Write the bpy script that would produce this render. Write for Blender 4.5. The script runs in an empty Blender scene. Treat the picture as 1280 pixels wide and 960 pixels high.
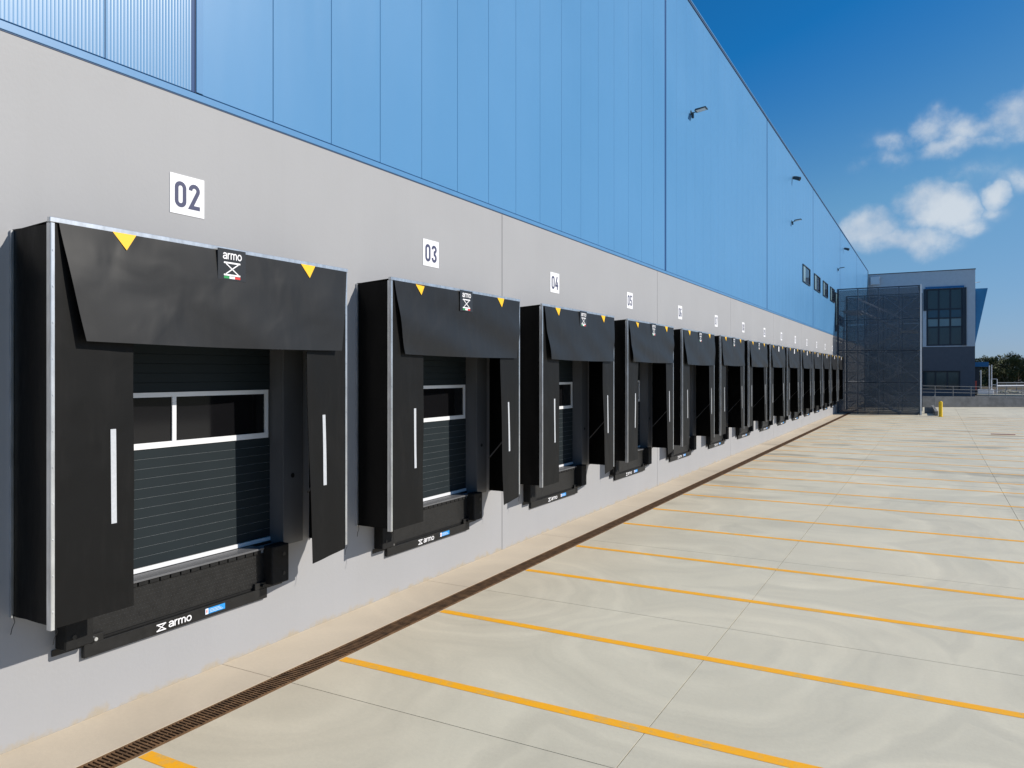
import bpy, math, random
from mathutils import Vector, Matrix
random.seed(7)
scn = bpy.context.scene
COL = scn.collection
R = math.radians

# ------------------------------------------------------------------ camera
TH = R(28.9)
CAMX, CAMH = 7.0, 3.27
cam_d = bpy.data.cameras.new('camera')
cam = bpy.data.objects.new('camera', cam_d); COL.objects.link(cam)
cam.location = (CAMX, 0, CAMH)
cam.rotation_euler = (R(90), 0, TH)
cam_d.sensor_width = 36.0
cam_d.lens = 36.0 * 958 / 1280
cam_d.shift_y = -14 / 1280
cam_d.clip_start = 0.05; cam_d.clip_end = 3000
scn.camera = cam

# ------------------------------------------------------------------ sun and sky
SUN = Vector((0.60, 0.24, 0.41)).normalized()
EL = math.asin(SUN.z); AZ = math.atan2(SUN.x, SUN.y)
sd = bpy.data.lights.new('sun', 'SUN'); sd.energy = 5.0; sd.angle = R(0.53); sd.color = (1.0, 0.935, 0.84)
so = bpy.data.objects.new('sun', sd); COL.objects.link(so)
so.rotation_euler = SUN.to_track_quat('Z', 'Y').to_euler()
so.location = (40, 20, 40)

world = bpy.data.worlds.new('World'); scn.world = world; world.use_nodes = True
wn = world.node_tree; wn.nodes.clear()
def N(tree, t, **kw):
    n = tree.nodes.new(t)
    for k, v in kw.items(): setattr(n, k, v)
    return n
def L(tree, a, b): tree.links.new(a, b)
def pix_dir(px, py):
    r = (px - 640) / 958; u = (466 - py) / 958
    c, s = math.cos(TH), math.sin(TH)
    return Vector((c * r - s, s * r + c, u)).normalized()
w_out = N(wn, 'ShaderNodeOutputWorld'); bg = N(wn, 'ShaderNodeBackground'); bg.inputs[1].default_value = 0.09
sky = N(wn, 'ShaderNodeTexSky', sky_type='NISHITA'); sky.sun_disc = False
sky.sun_elevation = EL; sky.sun_rotation = AZ
sky.air_density = 1.0; sky.dust_density = 0.25; sky.ozone_density = 4.0; sky.altitude = 100
hsv = N(wn, 'ShaderNodeHueSaturation'); hsv.inputs['Saturation'].default_value = 1.0; hsv.inputs['Value'].default_value = 1.0
L(wn, sky.outputs[0], hsv.inputs['Color'])
def mth(tree, op, a, b=None, clamp=False, c=None):
    n = N(tree, 'ShaderNodeMath', operation=op); n.use_clamp = clamp
    for i, v in enumerate((a, b, c)):
        if v is None: continue
        if isinstance(v, (int, float)): n.inputs[i].default_value = v
        else: L(tree, v, n.inputs[i])
    return n.outputs[0]
# deep polarised blue of the photograph: a per-channel grade of the physical sky
sg = N(wn, 'ShaderNodeSeparateColor'); L(wn, hsv.outputs[0], sg.inputs[0])
cg = N(wn, 'ShaderNodeCombineColor')
def curve(o, pts):
    n = N(wn, 'ShaderNodeFloatCurve'); L(wn, mth(wn, 'MULTIPLY', o, 1 / 60), n.inputs['Value']); c = n.mapping.curves[0]
    c.points[0].location = (0, 0); c.points[1].location = (1, pts[-1][1] / 60)
    for x, y in pts[:-1]: c.points.new(x / 60, y / 60)
    for p in c.points: p.handle_type = 'VECTOR'
    n.mapping.update(); return mth(wn, 'MULTIPLY', n.outputs[0], 60)
L(wn, curve(sg.outputs[0], [(1.2, .12), (2.06, 1.5), (5.55, 3.2), (10, 5), (60, 12)]), cg.inputs[0])
L(wn, curve(sg.outputs[1], [(2.18, 1.83), (3.47, 3.7), (6.32, 4.7), (10, 6), (60, 12)]), cg.inputs[1])
L(wn, curve(sg.outputs[2], [(4.06, 5.3), (5.6, 6.5), (10, 8.5), (60, 13)]), cg.inputs[2])
tc = N(wn, 'ShaderNodeTexCoord')
nz = N(wn, 'ShaderNodeTexNoise'); nz.inputs['Scale'].default_value = 13; nz.inputs['Detail'].default_value = 7; nz.inputs['Roughness'].default_value = 0.55
nz2 = N(wn, 'ShaderNodeTexNoise'); nz2.inputs['Scale'].default_value = 42; nz2.inputs['Detail'].default_value = 8; nz2.inputs['Roughness'].default_value = .62
L(wn, tc.outputs['Generated'], nz.inputs['Vector']); L(wn, tc.outputs['Generated'], nz2.inputs['Vector'])
# cumulus puffs: each a soft lobe about a direction of the sky, broken up by noise
puffs = [(1086, 283, 32, 24, 1.35), (1108, 300, 42, 17, 1.0), (1134, 276, 20, 14, .7), (1156, 256, 32, 24, 1.35), (1192, 260, 28, 22, 1.2), (1208, 278, 26, 14, .6), (1150, 300, 44, 18, .75), (1248, 246, 16, 12, .8), (1240, 262, 24, 14, .35),
         (1166, 160, 26, 20, .7), (1205, 165, 44, 20, .8), (1230, 158, 40, 18, .8), (1250, 150, 42, 22, .85), (1280, 144, 44, 28, .95), (1185, 184, 36, 16, .8), (1120, 172, 50, 16, .38), (1115, 195, 40, 26, .30), (1075, 205, 24, 12, .28), (1225, 178, 60, 14, .4),
         (1320, 138, 44, 24, .9), (1360, 128, 34, 16, .6), (1205, 222, 70, 16, .24), (1278, 225, 30, 14, .4),
         (1420, 250, 70, 26, .9), (1520, 190, 80, 24, .7), (1650, 270, 90, 30, .9), (1850, 220, 110, 30, .8)]
wn1 = N(wn, 'ShaderNodeTexNoise'); wn1.inputs['Scale'].default_value = 16; wn1.inputs['Detail'].default_value = 4; L(wn, tc.outputs['Generated'], wn1.inputs['Vector'])
w1 = N(wn, 'ShaderNodeVectorMath', operation='SUBTRACT'); L(wn, wn1.outputs['Color'], w1.inputs[0]); w1.inputs[1].default_value = (.5, .5, .5)
w2 = N(wn, 'ShaderNodeVectorMath', operation='SCALE'); w2.inputs['Scale'].default_value = .045; L(wn, w1.outputs[0], w2.inputs[0])
wrp = N(wn, 'ShaderNodeVectorMath', operation='ADD'); L(wn, tc.outputs['Generated'], wrp.inputs[0]); L(wn, w2.outputs[0], wrp.inputs[1])
den = None
for (px, py, sx, sy, amp) in puffs:
    d0 = pix_dir(px, py)
    ux = (pix_dir(px + 5, py) - d0).normalized(); uy = (pix_dir(px, py - 5) - d0).normalized()
    kx = sx / 5 * (pix_dir(px + 5, py) - d0).length; ky = sy / 5 * (pix_dir(px, py - 5) - d0).length
    sub = N(wn, 'ShaderNodeVectorMath', operation='SUBTRACT'); L(wn, wrp.outputs[0], sub.inputs[0]); sub.inputs[1].default_value = d0
    dx = N(wn, 'ShaderNodeVectorMath', operation='DOT_PRODUCT'); L(wn, sub.outputs[0], dx.inputs[0]); dx.inputs[1].default_value = ux / kx
    dy = N(wn, 'ShaderNodeVectorMath', operation='DOT_PRODUCT'); L(wn, sub.outputs[0], dy.inputs[0]); dy.inputs[1].default_value = uy / ky
    l = mth(wn, 'SQRT', mth(wn, 'ADD', mth(wn, 'MULTIPLY', dx.outputs['Value'], dx.outputs['Value']), mth(wn, 'MULTIPLY', dy.outputs['Value'], dy.outputs['Value'])))
    v = mth(wn, 'MULTIPLY', mth(wn, 'SUBTRACT', 1.25, mth(wn, 'MULTIPLY', l, 0.8)), amp, clamp=True)
    den = v if den is None else mth(wn, 'MAXIMUM', den, v)
nsum = mth(wn, 'ADD', mth(wn, 'MULTIPLY', mth(wn, 'SUBTRACT', nz.outputs['Fac'], 0.5), 1.9), mth(wn, 'MULTIPLY', mth(wn, 'SUBTRACT', nz2.outputs['Fac'], 0.5), 1.1))
msk = mth(wn, 'MULTIPLY', mth(wn, 'ADD', den, nsum), mth(wn, 'GREATER_THAN', den, 0.002))
mr = N(wn, 'ShaderNodeMapRange', interpolation_type='SMOOTHSTEP'); mr.inputs[1].default_value = -0.02; mr.inputs[2].default_value = 1.2; mr.inputs[4].default_value = 0.86
L(wn, mth(wn, 'MULTIPLY', msk, mth(wn, 'MULTIPLY', den, 3.0, clamp=True)), mr.inputs[0])
cr = N(wn, 'ShaderNodeValToRGB')
cr.color_ramp.elements[0].position = 0.3; cr.color_ramp.elements[0].color = (5.0, 6.0, 7.4, 1)
cr.color_ramp.elements[1].position = 0.62; cr.color_ramp.elements[1].color = (7.6, 8.2, 8.8, 1)
L(wn, nz.outputs['Fac'], cr.inputs[0])
mx = N(wn, 'ShaderNodeMixRGB'); L(wn, mr.outputs[0], mx.inputs[0]); L(wn, cg.outputs[0], mx.inputs[1]); L(wn, cr.outputs[0], mx.inputs[2])
L(wn, mx.outputs[0], bg.inputs[0]); L(wn, bg.outputs[0], w_out.inputs[0])

scn.render.engine = 'CYCLES'
scn.view_settings.view_transform = 'Standard'; scn.view_settings.look = 'None'
scn.view_settings.exposure = 0.0; scn.view_settings.gamma = 1.0
scn.cycles.max_bounces = 8; scn.cycles.transparent_max_bounces = 24

# ------------------------------------------------------------------ materials
def mat(name, col, rough=0.6, spec=0.5, metal=0.0, var=0.0, vscale=3.0, bump=0.0, bscale=40.0, obj=False, coat=0.0, stretch=None, rvar=0.0):
    m = bpy.data.materials.new(name); m.use_nodes = True
    t = m.node_tree; b = t.nodes['Principled BSDF']
    b.inputs['Base Color'].default_value = (*col, 1); b.inputs['Roughness'].default_value = rough
    b.inputs['Metallic'].default_value = metal; b.inputs['Specular IOR Level'].default_value = spec
    b.inputs['Coat Weight'].default_value = coat
    if obj: vec = N(t, 'ShaderNodeTexCoord').outputs['Object']
    else: vec = N(t, 'ShaderNodeNewGeometry').outputs['Position']
    if stretch:
        mp = N(t, 'ShaderNodeMapping'); mp.inputs['Scale'].default_value = stretch; L(t, vec, mp.inputs[0]); vec = mp.outputs[0]
    n = N(t, 'ShaderNodeTexNoise'); n.inputs['Scale'].default_value = vscale; n.inputs['Detail'].default_value = 6; L(t, vec, n.inputs['Vector'])
    if var:
        rp = N(t, 'ShaderNodeMixRGB'); rp.inputs[1].default_value = (*[c * (1 - var) for c in col], 1); rp.inputs[2].default_value = (*[min(1, c * (1 + var)) for c in col], 1)
        mr_ = N(t, 'ShaderNodeMapRange'); mr_.inputs[1].default_value = .3; mr_.inputs[2].default_value = .7; L(t, n.outputs['Fac'], mr_.inputs[0])
        L(t, mr_.outputs[0], rp.inputs[0]); L(t, rp.outputs[0], b.inputs['Base Color'])
    if rvar:
        mr2 = N(t, 'ShaderNodeMapRange'); mr2.inputs[1].default_value = .3; mr2.inputs[2].default_value = .7; mr2.inputs[3].default_value = rough - rvar; mr2.inputs[4].default_value = rough + rvar
        L(t, n.outputs['Fac'], mr2.inputs[0]); L(t, mr2.outputs[0], b.inputs['Roughness'])
    if bump:
        n2 = N(t, 'ShaderNodeTexNoise'); n2.inputs['Scale'].default_value = bscale; n2.inputs['Detail'].default_value = 4; L(t, vec, n2.inputs['Vector'])
        bp = N(t, 'ShaderNodeBump'); bp.inputs['Strength'].default_value = bump; bp.inputs['Distance'].default_value = 0.01
        L(t, n2.outputs['Fac'], bp.inputs['Height']); L(t, bp.outputs[0], b.inputs['Normal'])
    return m

M = {}
M['grey_wall'] = mat('grey_wall', (.335, .336, .346), .55, .25, var=.022, vscale=.8, bump=.15, bscale=25)
M['blue'] = mat('blue_cladding', (.075, .225, .43), .38, .5, var=.02, vscale=.35, rvar=.025)
M['blue_trim'] = mat('blue_trim', (.08, .22, .42), .35, .5, var=.04)
M['navy_gap'] = mat('seam_backing', (.02, .06, .15), .6)
M['deep_seam'] = mat('deep_blue_seam', (.008, .05, .16), .45, .3)
M['zinc'] = mat('galvanised_steel', (.62, .64, .66), .32, .5, metal=.85, var=.18, vscale=14, stretch=(1, 1, .3))
M['pvc'] = mat('black_curtain', (.006, .006, .006), .5, .16, var=.12, vscale=2.0, bump=.12, bscale=300, obj=True)
M['header'] = mat('black_curtain_skylit', (.0085, .0085, .0086), .42, .36, var=.12, vscale=2.0, bump=.12, bscale=300, obj=True)  # curtain fabric made paler: sky sheen on the tilted header put into the colour
M['pvc_gloss'] = mat('black_side_sheet', (.0025, .0025, .0025), .35, .10, var=.25, vscale=5.0, bump=.5, bscale=7, obj=True, stretch=(1, 1, .35))
M['black'] = mat('black_steel', (.010, .010, .010), .45, .35, var=.3, vscale=12, bump=.1, bscale=60)
M['rubber'] = mat('bumper_rubber', (.008, .008, .008), .75, .3, var=.3, vscale=20, bump=.3, bscale=120)
M['jamb'] = mat('dark_grey_steel', (.12, .122, .128), .45, .4, var=.15, vscale=3, stretch=(1, 1, .3))
M['door'] = mat('anthracite_door', (.019, .0255, .029), .55, .08, var=.06, vscale=2)
M['bead'] = mat('groove_grey', (.30, .32, .33), .5, .3)
M['alu'] = mat('white_aluminium', (.74, .75, .77), .4, .5, var=.04)
M['pane'] = mat('dark_pane', (.006, .006, .007), .08, .35)
M['white'] = mat('white_plate', (.80, .80, .82), .5, .4, var=.02)
M['ink'] = mat('navy_ink', (.055, .06, .12), .5, .4)
M['yellow_tag'] = mat('yellow_tag', (.85, .48, .008), .5, .4)
M['stripe'] = mat('reflective_stripe', (.48, .50, .53), .4, .5, var=.06, vscale=30)
M['badge'] = mat('badge_black', (.02, .021, .023), .35, .5)
M['green'] = mat('flag_green', (.02, .28, .08), .5); M['red'] = mat('flag_red', (.6, .03, .03), .5)
M['sticker'] = mat('blue_sticker', (.015, .27, .68), .4)
M['orange_paint'] = None
M['rust'] = mat('rusty_grate', (.15, .082, .038), .7, .3, var=.45, vscale=9, bump=.3, bscale=80)
M['pit'] = mat('channel_dark', (.03, .022, .016), .9)
M['base'] = mat('sub_base', (.06, .055, .045), .9)
M['screen_steel'] = mat('screen_steel', (.06, .075, .10), .45, .5, metal=.3, var=.1)
M['screen_lit'] = mat('stair_steel_sunlit', (.55, .57, .6), .45, .5, metal=.4, var=.15)  # inner steel made paler than the screen's, sunlight on it put into the colour
M['office'] = mat('office_light', (.60, .63, .66), .6, .3, var=.04)
M['office_dark'] = mat('office_dark', (.11, .117, .135), .6, .3, var=.05)
M['frame_navy'] = mat('window_frame_dark', (.012, .022, .038), .4)
M['glass'] = mat('office_glass', (.02, .05, .065), .06, .6)
M['spandrel'] = mat('spandrel_teal', (.015, .07, .115), .15, .6)
M['pale_glass'] = mat('pale_glass', (.17, .26, .29), .2, .6)
M['deep_blue'] = mat('deep_blue_panel', (.01, .14, .34), .45, .4, var=.04)
M['yellow_paint'] = mat('yellow_bollard_paint', (.85, .55, .01), .4, .5, var=.05, vscale=10)
M['conc_dark'] = mat('grey_concrete', (.20, .20, .20), .85, .2, var=.2, vscale=2, bump=.3, bscale=20)
M['asphalt'] = mat('asphalt', (.09, .09, .09), .9, .2, var=.15, vscale=2)
M['field'] = mat('field', (.10, .11, .05), .95, .1, var=.3, vscale=.1)
M['rail_steel'] = mat('weathered_steel', (.20, .21, .22), .5, .4, metal=.4)
M['leaf'] = mat('leaf', (.085, .098, .045), .7, .2, var=.5, vscale=.6)
M['bark'] = mat('bark', (.12, .09, .06), .9, .1, var=.3)
M['lamp_body'] = mat('lamp_body', (.035, .05, .06), .4); M['lamp_glass'] = mat('lamp_glass', (.55, .6, .6), .15)
M['red_paint'] = mat('red_paint', (.45, .07, .05), .6)
M['reveal'] = mat('dark_interior', (.03, .03, .032), .8)

def fabric(m, base, dust, crease):
    t = m.node_tree; b = t.nodes['Principled BSDF']
    oc = N(t, 'ShaderNodeTexCoord').outputs['Object']; g = N(t, 'ShaderNodeNewGeometry').outputs['Position']
    mp = N(t, 'ShaderNodeMapping'); mp.inputs['Scale'].default_value = (1, 1, .22); L(t, g, mp.inputs[0])
    n = N(t, 'ShaderNodeTexNoise'); n.inputs['Scale'].default_value = 7; n.inputs['Detail'].default_value = 7; n.inputs['Roughness'].default_value = .65; L(t, mp.outputs[0], n.inputs['Vector'])
    r = N(t, 'ShaderNodeMapRange'); r.inputs[1].default_value = .50; r.inputs[2].default_value = .80; L(t, n.outputs['Fac'], r.inputs[0])
    m2 = N(t, 'ShaderNodeTexNoise'); m2.inputs['Scale'].default_value = 55; m2.inputs['Detail'].default_value = 3; L(t, g, m2.inputs['Vector'])
    sc = N(t, 'ShaderNodeMapRange'); sc.inputs[1].default_value = .70; sc.inputs[2].default_value = .78; L(t, m2.outputs['Fac'], sc.inputs[0])
    f = mth(t, 'ADD', mth(t, 'MULTIPLY', r.outputs[0], .8), mth(t, 'MULTIPLY', sc.outputs[0], .5), clamp=True)
    mc = N(t, 'ShaderNodeMixRGB'); mc.inputs[1].default_value = (*base, 1); mc.inputs[2].default_value = (*dust, 1); L(t, f, mc.inputs[0]); L(t, mc.outputs[0], b.inputs['Base Color'])
    w = N(t, 'ShaderNodeTexNoise'); w.inputs['Scale'].default_value = 1.7; w.inputs['Detail'].default_value = 1.5; w.inputs['Distortion'].default_value = .5; L(t, g, w.inputs['Vector'])
    bp = N(t, 'ShaderNodeBump'); bp.inputs['Strength'].default_value = 1; bp.inputs['Distance'].default_value = crease; L(t, w.outputs['Fac'], bp.inputs['Height']); L(t, bp.outputs[0], b.inputs['Normal'])
fabric(M['pvc'], (.005, .005, .005), (.011, .0105, .0102), .018)
fabric(M['header'], (.0075, .0075, .0077), (.0145, .014, .0135), .018)
_t = M['grey_wall'].node_tree; _b = _t.nodes['Principled BSDF']; _src = _b.inputs['Base Color'].links[0].from_socket
_g = N(_t, 'ShaderNodeNewGeometry').outputs['Position']; _s = N(_t, 'ShaderNodeSeparateXYZ'); L(_t, _g, _s.inputs[0])
_n = N(_t, 'ShaderNodeTexNoise'); _n.inputs['Scale'].default_value = 3.5; _n.inputs['Detail'].default_value = 7; _n.inputs['Roughness'].default_value = .7; L(_t, _g, _n.inputs['Vector'])
_h = mth(_t, 'MULTIPLY', mth(_t, 'SUBTRACT', _n.outputs['Fac'], .36), .42); _r = N(_t, 'ShaderNodeMapRange'); _r.inputs[1].default_value = .0; _r.inputs[2].default_value = .07; _r.inputs[4].default_value = .75
L(_t, mth(_t, 'SUBTRACT', _h, _s.outputs['Z']), _r.inputs[0])
_mp = N(_t, 'ShaderNodeMapping'); _mp.inputs['Scale'].default_value = (1, 5, .12); L(_t, _g, _mp.inputs[0]); _n2 = N(_t, 'ShaderNodeTexNoise'); _n2.inputs['Scale'].default_value = 1.2; _n2.inputs['Detail'].default_value = 6; L(_t, _mp.outputs[0], _n2.inputs['Vector'])
_r2 = N(_t, 'ShaderNodeMapRange'); _r2.inputs[1].default_value = .5; _r2.inputs[2].default_value = .8; _r2.inputs[4].default_value = .05; L(_t, _n2.outputs['Fac'], _r2.inputs[0])
_m1 = N(_t, 'ShaderNodeMixRGB'); L(_t, _r2.outputs[0], _m1.inputs[0]); L(_t, _src, _m1.inputs[1]); _m1.inputs[2].default_value = (.24, .235, .22, 1)
_m2 = N(_t, 'ShaderNodeMixRGB'); L(_t, _r.outputs[0], _m2.inputs[0]); L(_t, _m1.outputs[0], _m2.inputs[1]); _m2.inputs[2].default_value = (.36, .30, .21, 1)
L(_t, _m2.outputs[0], _b.inputs['Base Color'])
# ribbed sheen of the cladding sheets: fine vertical relief
def add_ribs(m, freq, dist):
    t = m.node_tree; b = t.nodes['Principled BSDF']
    g = N(t, 'ShaderNodeNewGeometry'); sp = N(t, 'ShaderNodeSeparateXYZ'); L(t, g.outputs['Position'], sp.inputs[0])
    s = mth(t, 'SINE', mth(t, 'MULTIPLY', sp.outputs['Y'], freq * 2 * math.pi))
    s = mth(t, 'POWER', mth(t, 'ADD', mth(t, 'MULTIPLY', s, .5), .5), 3.0)
    bp = N(t, 'ShaderNodeBump'); bp.inputs['Strength'].default_value = .8; bp.inputs['Distance'].default_value = dist
    L(t, s, bp.inputs['Height']); L(t, bp.outputs[0], b.inputs['Normal'])
M['blue_rib'] = mat('blue_ribbed_cladding', (.10, .24, .43), .32, .6, var=.05, vscale=.5)
_t = M['blue'].node_tree; _g = N(_t, 'ShaderNodeNewGeometry'); _mp = N(_t, 'ShaderNodeMapping'); _mp.inputs['Scale'].default_value = (1, 1.4, .25); L(_t, _g.outputs['Position'], _mp.inputs[0])
_n = N(_t, 'ShaderNodeTexNoise'); _n.inputs['Scale'].default_value = .8; _n.inputs['Detail'].default_value = 2; L(_t, _mp.outputs[0], _n.inputs['Vector'])
_b = N(_t, 'ShaderNodeBump'); _b.inputs['Distance'].default_value = .012; L(_t, _n.outputs['Fac'], _b.inputs['Height']); L(_t, _b.outputs[0], _t.nodes['Principled BSDF'].inputs['Normal'])
add_ribs(M['blue_rib'], 28, .0016)

def sepc_rand(t, v):
    s = N(t, 'ShaderNodeSeparateColor'); L(t, v.outputs['Color'], s.inputs[0]); return s.outputs[0]
# yard concrete: power-float arcs, damp patches, dust
def concrete(name, col, warm, arcs=1.0):
    m = bpy.data.materials.new(name); m.use_nodes = True
    t = m.node_tree; b = t.nodes['Principled BSDF']; b.inputs['Specular IOR Level'].default_value = .35
    pos = N(t, 'ShaderNodeNewGeometry').outputs['Position']
    def noise(sc, det=5, vec=pos, ro=.5):
        n = N(t, 'ShaderNodeTexNoise'); n.inputs['Scale'].default_value = sc; n.inputs['Detail'].default_value = det; n.inputs['Roughness'].default_value = ro
        L(t, vec, n.inputs['Vector']); return n
    big = noise(.22, 3); mid = noise(1.1, 6); fine = noise(22, 6, ro=.7); sp = noise(140, 2)
    ds = N(t, 'ShaderNodeVectorMath', operation='SCALE'); ds.inputs['Scale'].default_value = 1.1
    nd = noise(.5, 3); L(t, nd.outputs['Color'], ds.inputs[0])
    ad = N(t, 'ShaderNodeVectorMath', operation='ADD'); L(t, pos, ad.inputs[0]); L(t, ds.outputs[0], ad.inputs[1])
    vor = N(t, 'ShaderNodeTexVoronoi'); vor.inputs['Scale'].default_value = .22; L(t, ad.outputs[0], vor.inputs['Vector'])
    cx = N(t, 'ShaderNodeCombineXYZ'); L(t, mth(t, 'MULTIPLY', vor.outputs['Distance'], 15.0), cx.inputs[0])
    L(t, mth(t, 'MULTIPLY', mid.outputs['Fac'], .7), cx.inputs[1])
    ring = N(t, 'ShaderNodeTexNoise'); ring.inputs['Scale'].default_value = 1.3; ring.inputs['Detail'].default_value = 4; L(t, cx.outputs[0], ring.inputs['Vector'])
    def rng(o, a, b_, c, d):
        r = N(t, 'ShaderNodeMapRange'); r.inputs[1].default_value = a; r.inputs[2].default_value = b_; r.inputs[3].default_value = c; r.inputs[4].default_value = d
        L(t, o, r.inputs[0]); return r.outputs[0]
    f = mth(t, 'MULTIPLY', rng(big.outputs['Fac'], .35, .65, .95, 1.05), rng(mid.outputs['Fac'], .3, .7, .955, 1.04))
    f = mth(t, 'MULTIPLY', f, rng(ring.outputs['Fac'], .35, .62, 1 - .075 * arcs, 1 + .035 * arcs))
    f = mth(t, 'MULTIPLY', f, rng(fine.outputs['Fac'], .3, .7, .965, 1.03))
    f = mth(t, 'MULTIPLY', f, rng(sp.outputs['Fac'], .70, .76, 1.0, .8))
    # dark patches, stretched along the wall-crossing direction and mostly away from the near bays
    mp = N(t, 'ShaderNodeMapping'); mp.inputs['Scale'].default_value = (.28, .75, 1); L(t, pos, mp.inputs[0])
    pt = noise(.9, 4, mp.outputs[0]); sep = N(t, 'ShaderNodeSeparateXYZ'); L(t, pos, sep.inputs[0])
    far = rng(sep.outputs['Y'], 14, 30, .0, 1.0)
    pf = mth(t, 'MULTIPLY', rng(pt.outputs['Fac'], .56, .66, 0, .38 * arcs), far)
    f = mth(t, 'MULTIPLY', f, mth(t, 'SUBTRACT', 1.0, pf))
    oi = N(t, 'ShaderNodeObjectInfo'); f = mth(t, 'MULTIPLY', f, rng(oi.outputs['Random'], 0, 1, .965, 1.02))
    ov = N(t, 'ShaderNodeTexVoronoi'); ov.inputs['Scale'].default_value = .55; ovw = N(t, 'ShaderNodeVectorMath', operation='ADD'); L(t, pos, ovw.inputs[0])
    ovs = N(t, 'ShaderNodeVectorMath', operation='SCALE'); ovs.inputs['Scale'].default_value = .25; L(t, mid.outputs['Color'], ovs.inputs[0]); L(t, ovs.outputs[0], ovw.inputs[1]); L(t, ovw.outputs[0], ov.inputs['Vector'])
    spot = mth(t, 'MULTIPLY', rng(ov.outputs['Distance'], .05, .22, 1, 0), mth(t, 'GREATER_THAN', sepc_rand(t, ov), .78))
    f = mth(t, 'MULTIPLY', f, mth(t, 'SUBTRACT', 1.0, mth(t, 'MULTIPLY', spot, .13, clamp=True)))
    mixc = N(t, 'ShaderNodeMixRGB'); mixc.inputs[1].default_value = (*col, 1); mixc.inputs[2].default_value = (*warm, 1)
    edge = rng(sep.outputs['X'], 1.0, 3.2, .75, .0)
    L(t, mth(t, 'ADD', edge, rng(big.outputs['Fac'], .45, .7, 0, .35), clamp=True), mixc.inputs[0])
    vm = N(t, 'ShaderNodeVectorMath', operation='SCALE'); L(t, mixc.outputs[0], vm.inputs[0]); L(t, f, vm.inputs['Scale'])
    L(t, vm.outputs[0], b.inputs['Base Color'])
    L(t, rng(ring.outputs['Fac'], .3, .7, .55, .8), b.inputs['Roughness'])
    bp = N(t, 'ShaderNodeBump'); bp.inputs['Strength'].default_value = .25; bp.inputs['Distance'].default_value = .006; L(t, fine.outputs['Fac'], bp.inputs['Height']); L(t, bp.outputs[0], b.inputs['Normal'])
    return m
M['slab'] = concrete('yard_concrete', (.62, .570, .440), (.605, .53, .395))
M['apron'] = concrete('apron_concrete', (.56, .465, .345), (.60, .51, .385), .5)
def worn_paint():
    m = bpy.data.materials.new('orange_line_paint'); m.use_nodes = True
    t = m.node_tree; b = t.nodes['Principled BSDF']; b.inputs['Roughness'].default_value = .6
    pos = N(t, 'ShaderNodeNewGeometry').outputs['Position']
    n = N(t, 'ShaderNodeTexNoise'); n.inputs['Scale'].default_value = 6; n.inputs['Detail'].default_value = 8; n.inputs['Roughness'].default_value = .7; L(t, pos, n.inputs['Vector'])
    r = N(t, 'ShaderNodeValToRGB'); r.color_ramp.elements[0].position = .31; r.color_ramp.elements[0].color = (.60, .40, .13, 1)
    r.color_ramp.elements[1].position = .5; r.color_ramp.elements[1].color = (.95, .43, .004, 1)
    L(t, n.outputs['Fac'], r.inputs[0]); L(t, r.outputs[0], b.inputs['Base Color']); return m
M['orange_paint'] = worn_paint()
def perforated():
    m = bpy.data.materials.new('perforated_sheet'); m.use_nodes = True
    t = m.node_tree; b = t.nodes['Principled BSDF']; b.inputs['Base Color'].default_value = (.06, .085, .115, 1); b.inputs['Roughness'].default_value = .5
    pos = N(t, 'ShaderNodeNewGeometry').outputs['Position']
    # round holes on a 5 cm grid, read per world position
    mp = N(t, 'ShaderNodeVectorMath', operation='SCALE'); mp.inputs['Scale'].default_value = 14.0; L(t, pos, mp.inputs[0])
    v = N(t, 'ShaderNodeTexVoronoi'); v.inputs['Scale'].default_value = 1.0; v.inputs['Randomness'].default_value = .0; L(t, mp.outputs[0], v.inputs['Vector'])
    tr = N(t, 'ShaderNodeBsdfTransparent'); ms = N(t, 'ShaderNodeMixShader'); ms.inputs[0].default_value = .48
    L(t, b.outputs[0], ms.inputs[1]); L(t, tr.outputs[0], ms.inputs[2]); L(t, ms.outputs[0], t.nodes['Material Output'].inputs[0]); return m
M['mesh'] = perforated()

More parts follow.
